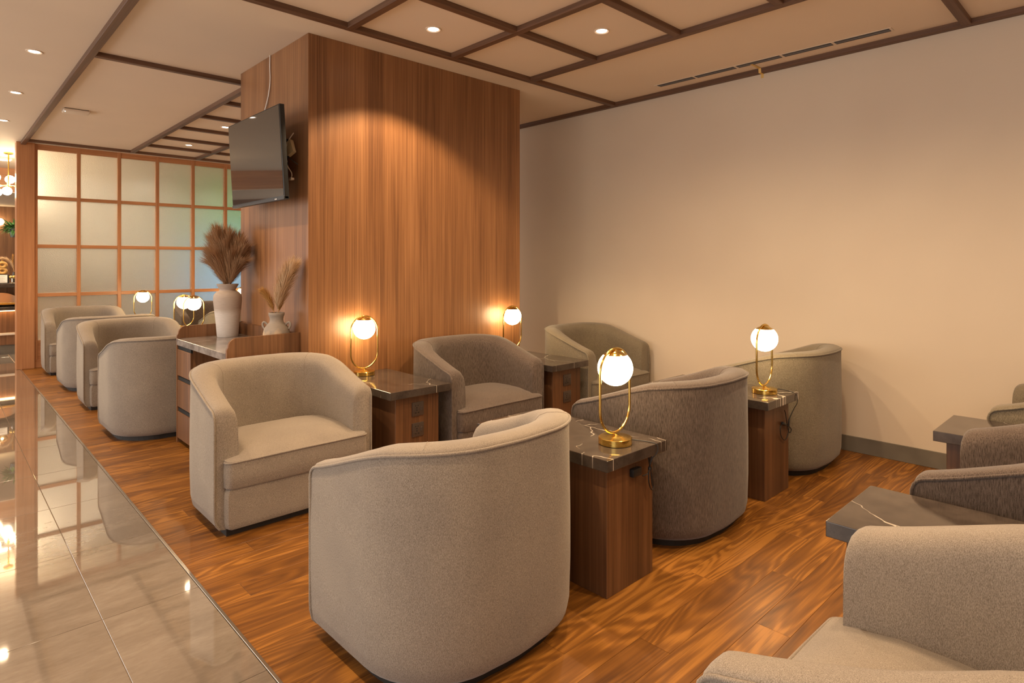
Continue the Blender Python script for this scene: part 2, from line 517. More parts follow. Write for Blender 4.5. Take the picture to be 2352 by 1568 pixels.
# ceiling with its dark battens
ceil = struct(obj('ceiling', bx(-4.0, WX + 0.12, -3.0, 16.1, HC, HC + 0.1), M['ceil']))
def beam_y(xc, y0, y1, wd=0.052):
    obj('beam', bx(xc - wd / 2, xc + wd / 2, y0, y1, BB, HC + 0.01, 0.003, 1), M['batten_y'], ceil)
def beam_x(yc, x0, x1, wd=0.052):
    obj('beam', bx(x0, x1, yc - wd / 2, yc + wd / 2, BB + 0.001, HC + 0.01, 0.003, 1), M['batten_x'], ceil)
XA, XB, XM, X3 = 0.832, 1.945, 2.775, 3.60
beam_y(XA, -3.0, PY)
beam_y(WX - 0.026, -3.0, PY)
beam_y(XB, -1.2, 3.59); beam_y(XM, 0.84, 3.54); beam_y(X3, 0.84, 3.54)
beam_x(3.565, XA + .026, WX - 0.05); beam_x(0.81, XA + .026, WX - 0.05)
for yc in (2.87, 2.17, 1.50): beam_x(yc, XB + .026, X3 - .026)
beam_x(5.31, XA + .026, WX - 0.05)
beam_y(XB + .035, 5.336, 9.6); beam_y(2.80, 5.336, 9.6)
for yc in (6.07, 6.79, 7.52, 8.25, 8.94): beam_x(yc, XB + .06, WX - 0.05)
beam_x(9.62, XA + .026, WX - 0.05)

# pillar clad in veneer
CX0, CX1, CY0, CY1 = 1.815, 3.786, 3.88, 5.108
col = struct(obj('column', bx(CX0, CX1, CY0, CY1, 0, HC, 0.003, 2), M['column']))

# ================================================================= DOWNLIGHTS
dl0 = None
def downlight(x, y, label, power=SPOT_W, group='recessed ceiling downlights', size=150, blend=1.0):
    global dl0
    if dl0 is None:
        t = thing('downlight', label, 'light', (x, y, HC), 0, group)
        bm = bmesh.new(); lathe(bm, [(0.052, 0.0), (0.052, -0.004), (0.047, -0.006), (0.036, -0.002), (0.034, 0.0)], 28)
        obj('rim', bm, M['rim'], t, 40)
        bm = bmesh.new(); lathe(bm, [(0.0, -0.0025), (0.032, -0.0025), (0.034, 0.0)], 28)
        obj('lens', bm, M['led'], t, 40)
        dl0 = t
    else:
        t = copy_tree(dl0); t.location = (x, y, HC); t['label'] = label
    downlight_or_fill_lamp('downlight_or_fill_beam', (x, y, HC - 0.012), power, size, blend)
    return t

downlight(2.384, 3.258, 'round ceiling downlight shining onto the front of the wood pillar', 120, size=116, blend=0.3)
downlight(3.21, 2.514, 'round downlight in the ceiling square nearest the grille by the beige wall')
downlight(0.535, 5.6, 'hallway ceiling downlight nearest the camera, largest in its row')
downlight(0.542, 7.06, 'middle downlight of the hallway row left of the long batten')
downlight(0.552, 8.53, 'hallway ceiling downlight closest to the glass partition')
downlight(2.40, 7.23, 'far ceiling downlight half hidden by the upper corner of the television')
downlight(2.42, 8.66, 'far ceiling downlight between battens just before the glass partition')
# the same fittings go on outside the frame
for x, y in ((0.53, 4.15), (0.53, 2.7), (0.53, 1.25), (0.53, -0.2), (2.36, 1.85), (3.21, 1.15), (2.36, 0.3), (3.21, -0.4), (3.21, -1.8), (3.9, 6.5), (3.9, 8.0)):
    downlight_or_fill_lamp('downlight_or_fill_beam', (x, y, HC - 0.012))

# linear air grille by the wall
v = thing('air_grille', 'long narrow white slot grille in the ceiling beside the beige wall', 'vent', (4.56, 2.075, HC))
obj('frame', bx(-0.036, 0.036, -0.90, 0.90, -0.004, 0.0, 0.001, 1), M['white'], v)
for k in range(5):
    y0 = -0.885 + k * 0.356
    obj('slot', bx(-0.031, 0.031, y0, y0 + 0.335, -0.0055, -0.002), M['ventdark'], v)
    obj('slat', bx(-0.002, 0.002, y0, y0 + 0.335, -0.0075, -0.004), M['ventslat'], v)
bm = bmesh.new()
P = [(4.568, 2.13, HC - 0.008), (4.62, 2.132, HC - 0.0045), (4.724, 2.135, HC - 0.0035), (4.728, 2.135, BB - 0.0015), (4.775, 2.137, BB - 0.0015), (4.7785, 2.138, BB - 0.004), (4.7785, 2.138, BB - 0.032)]
for a, b in zip(P[:-1], P[1:]):
    q = [bm.verts.new((p[0], p[1] + s * 0.0105, p[2])) for p, s in ((a, -1), (a, 1), (b, 1), (b, -1))]
    bm.faces.new(q)
bmesh.ops.remove_doubles(bm, verts=bm.verts, dist=1e-5)
bmesh.ops.solidify(bm, geom=bm.faces[:], thickness=0.0008)
tag(obj('tape_strip', bm, M['tape']), 'short yellow tape strip hanging from the ceiling grille over the batten', 'tape')

# wireless access point
a = thing('access_point', 'flat white rectangular device on the ceiling with a tiny lit dot', 'access point', (1.045, 7.46, HC), 0)
obj('housing', bx(-0.110, 0.110, -0.07, 0.07, -0.034, -0.004, 0.012, 3), M['white'], a, 40)
obj('mounting_plate', bx(-0.10, 0.10, -0.06, 0.06, -0.004, 0.0), M['blackp'], a)
bm = bmesh.new(); sphere(bm, (-0.095, -0.045, -0.034), 0.004, 10, 6)
obj('indicator', bm, M['led'], a)

# ================================================================= ARMCHAIR
HW, YF, YB, RC = 0.430, -0.330, 0.325, 0.315
def outline_pts(inset, nside=12, narc=12, nback=4):
    """U-shaped path from left front round the back to right front, inset inwards."""
    hw, yb, rc = HW - inset, YB - inset, RC - inset * 0.82
    pts = []
    ys = [0, 0.006, 0.014, 0.024, 0.036, 0.055, 0.09, 0.14, 0.2, 0.26]
    yarc = yb - rc
    for d in ys: pts.append((-hw, YF + d))
    for k in range(narc + 1):
        a = math.pi - k / narc * math.pi / 2
        pts.append((-hw + rc + rc * math.cos(a), yarc + rc * math.sin(a)))
    for k in range(1, nback):
        f = k / nback
        pts.append((-hw + rc + (2 * hw - 2 * rc) * f, yb + 0.008 * math.sin(math.pi * f)))
    right = [(-x, y) for x, y in pts[:len(ys) + narc + 1]]
    return pts + right[::-1]

def wall_height(x, y):
    """top edge of the tub: level across the back, sloping down along the arms, rounded at the front"""
    d = y - YF
    if d <= 0.46:
        f = d / 0.46
        f = f * 0.72 + 0.28 * (f * f * (3 - 2 * f))
        h = 0.612 + (0.752 - 0.612) * f
    else:
        f = min(1.0, (d - 0.46) / 0.2)
        h = 0.752 + 0.014 * (1 - (1 - f) ** 2)
    rr = 0.036
    if d < rr: h -= rr - math.sqrt(max(0.0, rr * rr - (rr - d) ** 2))
    return h

def chair_meshes():
    out = outline_pts(0.0); n = len(out)
    T = lambda y: 0.112 + 0.02 * min(1.0, max(0.0, (y - YF) / 0.5))
    fr = [0.0, 0.035, 0.10, 0.32, 0.60, 0.80, 0.92, 0.98, 1.0, 1.0, 1.0]
    dz = [0.0, 0.009, 0.015, 0.019, 0.017, 0.006, -0.014, -0.038, -0.075, None, None]
    bm = bmesh.new(); rows = []
    for i in range(n):
        ox, oy = out[i]
        h = wall_height(ox, oy); t = T(oy)
        ix, iy = outline_pts(t)[i]
        def at(f, z): return (ox + (ix - ox) * f, oy + (iy - oy) * f, z)
        prof = [at(1.0, 0.035), at(0.42, 0.035), at(0.20, 0.040), at(0.06, 0.062), at(0.0, 0.105), at(-0.03, 0.25), at(-0.03, 0.42), at(0.0, h - 0.06)]
        for f, d in zip(fr, dz):
            if d is not None: prof.append(at(f, h + d))
        prof.append(at(1.02, 0.36))
        rows.append([bm.verts.new(p) for p in prof])
    m = len(rows[0])
    for a, b in zip(rows[:-1], rows[1:]):
        for k in range(m):
            j = (k + 1) % m
            bm.faces.new((a[k], b[k], b[j], a[j]))
    bm.faces.new(rows[0][::-1]); bm.faces.new(rows[-1])
    shell = bm
    # piping along outer top edge and down the arm fronts
    pts = []
    for i in range(n):
        x, y = out[i]
        g = 1.0 + 0.0025 / math.hypot(x, y); pts.append((x * g, y * g, wall_height(x, y) + 0.0005))
    xl = -HW - 0.0015
    left = [(-HW + 0.024, YF - 0.001, 0.0425), (-HW + 0.008, YF - 0.001, 0.063), (-HW - 0.0005, YF - 0.001, 0.100), (xl, YF - 0.002, 0.14), (xl, YF - 0.002, 0.35), (xl, YF - 0.002, 0.50), (xl, YF - 0.002, 0.56)]
    pts = left + pts + [(-x, y, z) for x, y, z in left[::-1]]
    piping = tube(bmesh.new(), pts, 0.0054, 7)
    # inside seams at the back corners
    seams = []
    inn = outline_pts(0.131)
    for i in (16, n - 17):
        ox, oy = out[i]; h = wall_height(ox, oy); ix, iy = inn[i]
        nx, ny = ox - ix, oy - iy; L = math.hypot(nx, ny); nx, ny = nx / L, ny / L
        pp = []
        for f, d in ((0.08, 0.014), (0.32, 0.0192), (0.6, 0.0172), (0.8, 0.0062), (0.92, -0.014), (0.98, -0.038)):
            tt = T(oy); jx, jy = outline_pts(tt)[i]
            pp.append((ox + (jx - ox) * f, oy + (jy - oy) * f, h + d))
        tt = T(oy); jx, jy = outline_pts(tt)[i]
        pp += [(jx, jy, h - 0.075), (jx, jy, 0.52), (jx, jy, 0.40)]
        seams.append(tube(bmesh.new(), pp, 0.0016, 5))
    # seat cushion: T-shaped plan, crowned top
    def tplan(ix, lipx, yfront, rf):
        pts = []
        yl = YF - 0.003
        for k in range(7):
            a = math.pi + k / 6 * math.pi / 2
            pts.append((-lipx + rf + rf * math.cos(a), yfront + rf + rf * math.sin(a)))
        for k in range(1, 8): pts.append((-lipx + rf + (2 * lipx - 2 * rf) * k / 8, yfront - 0.006 * math.sin(math.pi * k / 8)))
        pts += [(-x, y) for x, y in pts[:7][::-1]]
        pts += [(lipx, yl)]
        nf = len(pts)
        pts += [(ix, yl + 0.004), (ix, -0.2), (ix, -0.08)]
        rc, yb = 0.18, YB - 0.122
        for k in range(8):
            a = -k / 7 * -math.pi / 2
            pts.append((ix - rc + rc * math.cos(a), yb - rc + rc * math.sin(a)))
        pts += [(-x, y) for x, y in pts[nf:][::-1]]
        pts += [(-lipx, yl)]
        return pts, nf
    base, nf = tplan(0.322, 0.388, -0.376, 0.035)
    cx, cy = 0.0, -0.10
    def dome(x, y):
        return 0.066 * max(0.0, 1 - (abs(x) / 0.41) ** 4) * max(0.0, 1 - (abs(y + 0.09) / 0.286) ** 3.0)
    bm = bmesh.new(); rings = []
    for s, z in ((0.975, 0.236), (1.0, 0.246), (1.003, 0.30), (1.0, 0.362), (0.992, 0.374), (0.965, 0.386), (0.92, 0.39), (0.86, 0.404), (0.78, 0.41), (0.68, 0.424), (0.55, 0.43), (0.42, 0.438), (0.28, 0.44), (0.14, 0.443)):
        rings.append([bm.verts.new((cx + (x - cx) * s, cy + (y - cy) * s, z if z < 0.37 else 0.373 + dome(cx + (x - cx) * s, cy + (y - cy) * s))) for x, y in base])
    m = len(base)
    for a, b in zip(rings[:-1], rings[1:]):
        for k in range(m):
            j = (k + 1) % m
            bm.faces.new((a[k], a[j], b[j], b[k]))
    bm.faces.new(rings[0][::-1])
    c = bm.verts.new((cx, cy, 0.373 + dome(cx, cy)))
    for k in range(m): bm.faces.new((rings[-1][k], rings[-1][(k + 1) % m], c))
    cushion = bm
    fp = [(-0.330, YF - 0.010, 0.368), (-0.378, YF - 0.006, 0.366)] + [(x * 1.002, y - 0.001, 0.368 + 0.004 * (1 - abs(x) / 0.4)) for x, y in base[:nf - 1]] + [(0.378, YF - 0.006, 0.366), (0.330, YF - 0.010, 0.368)]
    cp = tube(bmesh.new(), fp, 0.0046, 7)
    # front panel below the cushion
    fr_out = [(x * 0.995, max(y, -0.366)) for x, y in base[:nf]]
    fr_out += [(0.31, YF + 0.10), (-0.31, YF + 0.10), (-0.386, YF - 0.003)]
    bm = bmesh.new(); rings = []
    for s, z in ((0.955, 0.036), (0.985, 0.044), (0.998, 0.066), (1.002, 0.13), (1.0, 0.205), (0.99, 0.226), (0.975, 0.234)):
        rings.append([bm.verts.new((x * s, -0.25 + (y + 0.25) * s, z)) for x, y in fr_out])
    m = len(fr_out)
    for a, b in zip(rings[:-1], rings[1:]):
        for k in range(m):
            j = (k + 1) % m
            bm.faces.new((a[k], a[j], b[j], b[k]))
    bm.faces.new(rings[0][::-1]); bm.faces.new(rings[-1])
    panel = bm
    # plinth
    o2 = outline_pts(0.055)
    bm = bmesh.new(); prism(bm, [(x, y) for x, y in o2], 0.0, 0.040)
    return shell, piping, seams, cushion, cp, panel, bm

protos = {}
def armchair(kind, x, y, rz, label, group):
    if kind not in protos:
        t = thing('tub_armchair', label, 'armchair', (x, y, 0), rz, group)
        if not protos:
            sh, pi_, se, cu, cp, pa, pl = chair_meshes()
            obj('tub_shell', sh, M[kind], t, 50)
            obj('piping', pi_, M[kind], t, 60)
            for s in se: obj('seam', s, M[kind], t, 60)
            c = obj('seat_cushion', cu, M[kind], t, 45)
            obj('cushion_piping', cp, M[kind], c, 60)
            obj('front_panel', pa, M[kind], t, 50)
            obj('plinth', pl, M['plinth'], t)
        else:
            src = next(iter(protos.values()))
            def cp_mat(o, par):
                c = o.copy(); c.data = o.data.copy(); COL.objects.link(c); c.parent = par
                if c.data.materials[0] != M['plinth']: c.data.materials[0] = M[kind]
                for ch in list(o.children): cp_mat(ch, c)
            for ch in list(src.children): cp_mat(ch, t)
        protos[kind] = t
        return t
    t = copy_tree(protos[kind])
    t.location = (x, y, 0); t.rotation_euler = (0, 0, rz)
    t['label'] = label; t['group'] = group
    return t

PI = math.pi
GA, GB, GC, GF = 'armchairs along the wood pillar', 'armchairs with their backs to the camera', 'armchairs at the right edge', 'armchairs beyond the console'
YA, YBc, YC = 3.48, 1.765, 0.235
armchair('beige', 1.425, YA, 0, 'large beige tub armchair facing the camera with plump seat in front of the console', GA)
armchair('beige', 1.42, YBc, PI, 'large beige tub armchair seen from behind at the lower middle', GB)
armchair('taupe', 2.885, YA, 0, 'brown tub armchair in front of the wood pillar between two side tables', GA)
armchair('taupe', 2.86, YBc, PI, 'brown tub armchair seen from behind between the two brass lamps', GB)
armchair('olive', 4.275, YA, 0, 'olive beige tub armchair in the far corner against the beige wall', GA)
armchair('olive', 4.255, YBc, PI, 'olive beige tub armchair from behind, closest to the beige wall', GB)
armchair('beige', 1.43, YC, PI, 'beige woven tub armchair cut off by the lower right corner', GC)
armchair('taupe', 2.85, YC, PI, 'brown tub armchair at the right edge between two dark marble tables', GC)
armchair('olive', 4.25, YC, PI, 'olive tub armchair at the right edge nearest the beige wall', GC)
armchair('beige', 1.40, 5.525, PI, 'greyish beige tub armchair whose back stands against the far side of the console', GF)
armchair('beige', 1.425, 7.02, 0, 'beige tub armchair facing the camera just behind the greyish one by the console', GF)
armchair('beige', 1.42, 7.965, PI, 'beige tub armchair mostly hidden, back turned, second from the glass partition', GF)
armchair('beige', 1.40, 9.43, 0, 'beige tub armchair farthest back against the glass partition beside the wood post', GF)
armchair('taupe', 2.885, 9.43, 0, 'brown tub armchair against the glass partition behind the tall vase', GF)
armchair('olive', 2.86, 7.965, PI, 'pale tub armchair seen between the twin brass lamps and the tall vase', GF)

# ================================================================= SIDE TABLES
TZ, TT = 0.575, 0.047
def side_table(xc, yfront, sgn, label, sockets=False, wd=0.425, dp=0.785, group='marble topped side tables'):
    """yfront: y of the front edge of the top; sgn=+1 body goes towards +y"""
    t = thing('side_table', label, 'table', (xc, yfront, 0), 0 if sgn > 0 else PI, group)
    obj('tabletop', bx(-wd / 2, wd / 2, 0, dp, TZ - TT, TZ, 0.0025, 2), M['slabtop'], t)
    obj('base', bx(-0.162, 0.162, 0.042, dp - 0.04, 0.0, TZ - TT, 0.0015, 1), M['tablebase'], t)
    if sockets:
        for zc in (0.440, 0.311):
            pl = obj('socket_plate', bx(-0.043, 0.043, -0.008, 0, -0.043, 0.043, 0.003, 2), M['socket'], t, 40, loc=(0.0, 0.042, zc))
            bm = bmesh.new()
            for hx, hz, hw, hh in ((-0.020, 0.022, 0.003, 0.003), (-0.002, 0.022, 0.003, 0.003), (-0.011, 0.008, 0.004, 0.003), (-0.011, -0.006, 0.003, 0.004), (-0.020, -0.022, 0.006, 0.0025), (0.002, -0.022, 0.006, 0.0025)):
                box(bm, hx - hw, hx + hw, -0.0088, -0.007, hz - hh, hz + hh)
            obj('socket_holes', bm, M['hole'], pl)
            obj('rocker_switch', bx(0.018, 0.030, -0.0105, -0.007, -0.013, 0.013, 0.001, 1), M['socket'], pl)
    return t

side_table(2.195, 3.122, 1, 'dark marble topped side table with two sockets left of the brown armchair by the pillar', True, 0.445, 0.755)
side_table(3.580, 3.103, 1, 'marble topped side table with two sockets in the far corner beside the pillar', True, 0.425, 0.775)
side_table(2.122, 1.467, 1, 'marble topped side table holding the nearest brass lamp with a hanging plug')
side_table(3.567, 1.467, 1, 'marble topped side table under the brass lamp nearest the beige wall')
side_table(2.158, 0.678, -1, 'empty black marble table with white veins at the right edge')
side_table(3.562, 0.700, -1, 'empty dark brown table at the right edge before the beige wall')
side_table(2.150, 6.690, 1, 'far side table under the front one of the twin brass lamps')
side_table(2.150, 8.300, -1, 'far side table under the rear one of the twin brass lamps')
side_table(2.150, 9.095, 1, 'far side table next to the farthest left armchair by the partition')
side_table(3.560, 9.095, 1, 'far side table by the partition, hidden behind the pillar and tall vase')

# ================================================================= LAMPS
lamp0 = None
def table_lamp(x, y, label, cord=None, plug=None, z=TZ):
    global lamp0
    if lamp0 is None:
        t = thing('table_lamp', label, 'lamp', (x, y, z), 0, 'brass ring table lamps with opal globes')
        bm = bmesh.new(); lathe(bm, [(0.0, 0.0), (0.068, 0.0), (0.0715, 0.002), (0.0715, 0.027), (0.0695, 0.029), (0.045, 0.031), (0.012, 0.037), (0.007, 0.040), (0.0065, 0.046), (0.0, 0.046)], 56)
        obj('base', bm, M['gold'], t, 35)
        hw, top, bot = 0.104, 0.407, 0.048
        pts = []
        for k in range(25):
            a = k / 24 * math.pi
            pts.append((hw * math.cos(a), 0, top - hw + hw * math.sin(a)))
        for k in range(25):
            a = math.pi + k / 24 * math.pi
            pts.append((hw * math.cos(a), 0, bot + hw + hw * math.sin(a)))
        obj('ring', tube(bmesh.new(), pts, 0.0058, 10, closed=True), M['goldp'], t, 60)
        zc = 0.323
        bm = bmesh.new(); sphere(bm, (0, 0, zc), 0.0755, 32, 20, 1.0, -1.0, 0.80)
        obj('globe', bm, M['globe'], t, 60)
        bm = bmesh.new(); lathe(bm, [(0.0765 * 0.66, 0.0765 * 0.75), (0.0765 * 0.60, 0.0765 * 0.80), (0.0765 * 0.45, 0.0765 * 0.90), (0.0765 * 0.24, 0.0765 * 0.98), (0.010, 0.077), (0.008, 0.080), (0.0, 0.080)], 32, (0, 0, zc))
        obj('globe_cap', bm, M['goldp'], t, 50)
        lamp0 = t
    else:
        t = copy_tree(lamp0); t.location = (x, y, z); t['label'] = label
    if cord:
        obj('cord', tube(bmesh.new(), catmull(cord, 8), 0.0021, 6), M['cord'], t, 60)
    if plug: plug(t)
    return t

for args in (
    (2.165, 3.76, 'brass ring lamp with lit globe before the bright pillar face, on the socket table'),
    (3.575, 3.755, 'brass ring lamp with lit globe at the right edge of the pillar'),
    (2.10, 7.33, 'front one of the two overlapping brass lamps behind the console'),
    (2.09, 7.66, 'rear one of the two overlapping brass lamps behind the console'),
    (2.03, 9.27, 'farthest left brass lamp, alone in front of the glass partition'),
    (3.44, 9.58, 'far brass lamp only just visible behind the neck of the tall vase')):
    table_lamp(*args)

# cords are given in the lamp's own coordinates (table top = 0); table front edge at y = 1.467
def bundle_a(t):
    yb = -0.118
    a = obj('plug', bx(-0.03, 0.03, -0.022, 0.0, -0.017, 0.017, 0.004, 2), M['blackp'], t, 40, loc=(0.018, yb + 0.036, -0.104))
    pts = [(0.0, 0, 0.03), (0.012, 0, -0.02), (0.026, 0, -0.08), (0.035, 0, -0.115), (0.02, 0, -0.125), (0.0, 0, -0.085), (0.002, 0, -0.03), (0.014, -0.004, 0.02), (0.004, -0.004, 0.034), (-0.008, -0.003, 0.02), (0.006, -0.004, -0.03), (0.022, -0.004, -0.09), (0.02, -0.004, -0.105), (0.012, -0.004, -0.07), (0.004, -0.004, -0.03), (-0.01, 0, -0.05), (-0.04, 0.003, -0.052)]
    obj('cord_bundle', tube(bmesh.new(), catmull([(p[0] + 0.095, p[1] + yb + 0.012, p[2] - 0.075) for p in pts], 7), 0.0026, 6), M['cord'], t, 60)
    bm = bmesh.new(); lathe(bm, [(0.0, -0.006), (0.008, -0.006), (0.009, 0.0), (0.008, 0.006), (0.0, 0.006)], 10, (0.101, yb + 0.01, -0.105))
    obj('cable_tie', bm, M['cord'], t, 50)

table_lamp(2.126, 1.592, 'nearest and largest brass ring lamp on the marble table with a hanging plug',
           [(0.068, -0.022, 0.008), (0.085, -0.04, 0.006), (0.105, -0.072, 0.004), (0.118, -0.112, 0.003), (0.124, -0.130, -0.006), (0.122, -0.131, -0.035), (0.112, -0.112, -0.065), (0.101, -0.108, -0.105)], bundle_a)

def bundle_b(t):
    yb = -0.094
    pts = [(-0.035, 0, 0.055), (-0.02, 0, 0.03), (-0.005, 0, -0.02), (0.005, 0, -0.055), (0.03, -0.004, -0.09), (0.05, -0.004, -0.075), (0.03, -0.004, -0.055), (0.0, -0.003, -0.045), (-0.06, 0, -0.02), (-0.095, 0, -0.035), (-0.085, 0, -0.085), (-0.04, 0, -0.12), (0.0, 0, -0.11), (0.018, -0.003, -0.07), (0.022, -0.003, -0.03), (0.035, 0, -0.005), (0.02, 0, -0.02), (0.012, 0, -0.05)]
    obj('cord_bundle', tube(bmesh.new(), catmull([(p[0] + 0.085, p[1] + yb - 0.004, p[2] - 0.15) for p in pts], 7), 0.0026, 6), M['cord'], t, 60)
    s = obj('inline_switch', bx(-0.026, 0.026, -0.008, 0.006, -0.008, 0.008, 0.003, 2), M['blackp'], t, 40, loc=(0.035, yb - 0.005, -0.172))
    s.rotation_euler = (0, R(22), 0)

table_lamp(3.596, 1.596, 'brass ring lamp with tangled cord on the table near the beige wall',
           [(0.068, -0.022, 0.008), (0.082, -0.035, 0.016), (0.105, -0.06, 0.014), (0.128, -0.105, 0.004), (0.138, -0.132, -0.012), (0.142, -0.134, -0.06), (0.140, -0.115, -0.10), (0.120, -0.098, -0.155)], bundle_b)

# ================================================================= CONSOLE
k = thing('console_cabinet', 'low wooden console with grey stone top and raised side panels on the pillar', 'cabinet', (1.575, 4.535, 0))
cx, cy = 1.575, 4.535
X0, X1, Y0, Y1 = 1.335 - cx, CX0 - 0.002 - cx, 4.0 - cy, 5.088 - cy
def side_panel(y0, y1):
    o = []
    r = 0.055
    o += [(X0, 0.0), (X1, 0.0), (X1, 0.878)]
    for i in range(9):
        a = R(90) + i / 8 * R(90)
        o.append((X0 + 0.01 + r + r * math.cos(a), 0.872 - r + r * math.sin(a)))
    o.append((X0, 0.80))
    bm = bmesh.new()
    lo = [bm.verts.new((x, y0, z)) for x, z in o]; hi = [bm.verts.new((x, y1, z)) for x, z in o]
    bm.faces.new(lo); bm.faces.new(hi[::-1])
    for i in range(len(o)):
        j = (i + 1) % len(o); bm.faces.new((lo[i], hi[i], hi[j], lo[j]))
    return bm
obj('side_panel', side_panel(Y0, Y0 + 0.020), M['cabinet'], k, 40)
obj('side_panel', side_panel(Y1 - 0.020, Y1), M['cabinet'], k, 40)
obj('countertop', bx(X0 - 0.004, X1, Y0 + 0.0205, Y1 - 0.0205, 0.732, 0.780, 0.002, 1), M['console_top'], k)
obj('upstand', bx(X1 - 0.018, X1 - 0.0005, Y0 + 0.021, Y1 - 0.021, 0.7805, 0.872), M['cabinet'], k)
obj('knee_panel', bx(X1 - 0.02, X1 - 0.002, Y0 + 0.021, 0.20, 0.0, 0.731), M['cabinet'], k)
obj('drawer_case', bx(X0 + 0.022, X1 - 0.021, 0.212, Y1 - 0.021, 0.03, 0.731), M['cabinet'], k)
for i, (z0, z1) in enumerate(((0.505, 0.700), (0.270, 0.470), (0.035, 0.235))):
    d = obj('drawer', bx(X0 + 0.002, X0 + 0.0215, 0.215, Y1 - 0.022, z0, z1, 0.002, 1), M['cabinet'], k)
    obj('finger_pull', bx(X0 + 0.008, X0 + 0.0215, 0.22, Y1 - 0.025, z1 + 0.001, z1 + 0.028), M['hole'], d)

# tall vase
prof = [(0.0, 0.0), (0.072, 0.0), (0.076, 0.006), (0.083, 0.10), (0.094, 0.20), (0.101, 0.27), (0.102, 0.30), (0.097, 0.325), (0.080, 0.345), (0.062, 0.354), (0.057, 0.358), (0.057, 0.365), (0.062, 0.372), (0.074, 0.395), (0.079, 0.404), (0.077, 0.407), (0.070, 0.398), (0.055, 0.372), (0.05, 0.35), (0.04, 0.30), (0.0, 0.295)]
VX, VY = 1.655, 4.935
tag(obj('tall_vase', lathe(bmesh.new(), prof, 48), M['vase'], None, 50, (VX, VY, 0.7803)), 'tall white clay vase with brown shoulder holding a bushy brown bouquet', 'vase')
# small amphora
prof = [(0.0, 0.0), (0.060, 0.0), (0.075, 0.012), (0.086, 0.05), (0.088, 0.09), (0.080, 0.125), (0.060, 0.152), (0.046, 0.165), (0.043, 0.185), (0.046, 0.205), (0.050, 0.212), (0.052, 0.226), (0.049, 0.232), (0.043, 0.226), (0.038, 0.19), (0.03, 0.16), (0.0, 0.15)]
SX, SY = 1.70, 4.118
pv = obj('small_jug', lathe(bmesh.new(), prof, 40), M['pot'], None, 50, (SX, SY, 0.7803))
tag(pv, 'small sandy clay jug with two loop handles behind the console side panel', 'vase')
for s in (-1, 1):
    dx, dy = s * 0.7247, -s * 0.689
    hp = [(dx * r_, dy * r_, z_) for r_, z_ in ((0.062, 0.150), (0.080, 0.166), (0.093, 0.160), (0.094, 0.142), (0.084, 0.122))]
    obj('handle', tube(bmesh.new(), catmull(hp, 5), 0.0075, 8), M['pot'], pv, 60)

# pampas plumes
def plume(base, tip, bend, width, nh, mat, label, group, seed, hl=0.11, start=0.18, parent=None):
    rg = random.Random(seed)
    b, t = Vector(base), Vector(tip)
    mid = (b + t) / 2 + Vector(bend)
    def P(f): return (1 - f) ** 2 * b + 2 * f * (1 - f) * mid + f * f * t
    def D(f): return (2 * (1 - f) * (mid - b) + 2 * f * (t - mid)).normalized()
    root = obj('plume' if parent else 'pampas_plume', tube(bmesh.new(), [P(i / 12) - b for i in range(13)], [0.0022 * (1 - 0.7 * i / 12) for i in range(13)], 5), mat, parent, 60, b - parent.location if parent else base)
    if not parent: tag(root, label, 'dried grass', group)
    bm = bmesh.new()
    for i in range(nh):
        f = start + (1 - start) * (i / nh)
        p = P(f) - b; d = D(f)
        side = d.orthogonal().normalized()
        side = Matrix.Rotation(rg.uniform(0, 2 * PI), 3, d) @ side
        env = math.sin(PI * min(1, 0.12 + 0.88 * (f - start) / (1 - start))) ** 0.6
        spread = width * (0.35 + 0.65 * env) * rg.uniform(0.5, 1.0)
        L = hl * rg.uniform(0.7, 1.15) * (0.55 + 0.45 * env)
        q1 = p + d * L * 0.5 + side * spread * 0.55
        q2 = p + d * L * 1.0 + side * spread * rg.uniform(0.8, 1.1) + Vector((0, 0, -0.015 * rg.random()))
        nrm = d.cross(side).normalized() * rg.uniform(0.0009, 0.0016)
        if b.x < CX0:
            for q in (p, q1, q2): q.x = min(q.x, CX0 - 0.006 - b.x)
        v = [bm.verts.new(c) for c in (p - nrm, p + nrm, q1 + nrm * 0.9, q1 - nrm * 0.9, q2)]
        bm.faces.new((v[0], v[1], v[2], v[3])); bm.faces.new((v[3], v[2], v[4]))
    h = obj('plume_hairs', bm, mat, root)
    h['kind'] = 'stuff'
    return root

rt = Vector((0.7247, -0.689, 0)); fwv = Vector((0.689, 0.7247, 0))
zb = 0.7803 + 0.40
bq = thing('pampas_bouquet', 'bushy bouquet of brown feathery pampas grass standing in the tall white vase', 'dried grass', (VX, VY, zb))
specs = [(-0.115, 0.00, 0.33), (-0.095, 0.05, 0.385), (-0.06, -0.05, 0.40), (-0.02, 0.04, 0.385), (0.025, -0.03, 0.36), (0.06, 0.03, 0.34), (0.11, -0.05, 0.305), (0.15, -0.06, 0.27), (0.12, 0.0, 0.22), (-0.105, -0.03, 0.23), (0.01, -0.06, 0.28), (-0.12, 0.02, 0.16), (0.14, -0.08, 0.17), (-0.04, -0.08, 0.20), (0.07, -0.08, 0.22)]
for i, (sx_, sf, hz) in enumerate(specs):
    tipv = Vector((VX, VY, zb)) + rt * sx_ + fwv * sf + Vector((0, 0, hz))
    tipv.x = min(tipv.x, CX0 - 0.05)
    basev = Vector((VX, VY, zb - 0.02)) + rt * sx_ * 0.12 + fwv * sf * 0.2
    plume(basev, tipv, (0, 0, 0.06), 0.105, 800, M['pampas_b'], None, None, 40 + i, 0.16, 0.06, bq)
zs = 0.7803 + 0.21
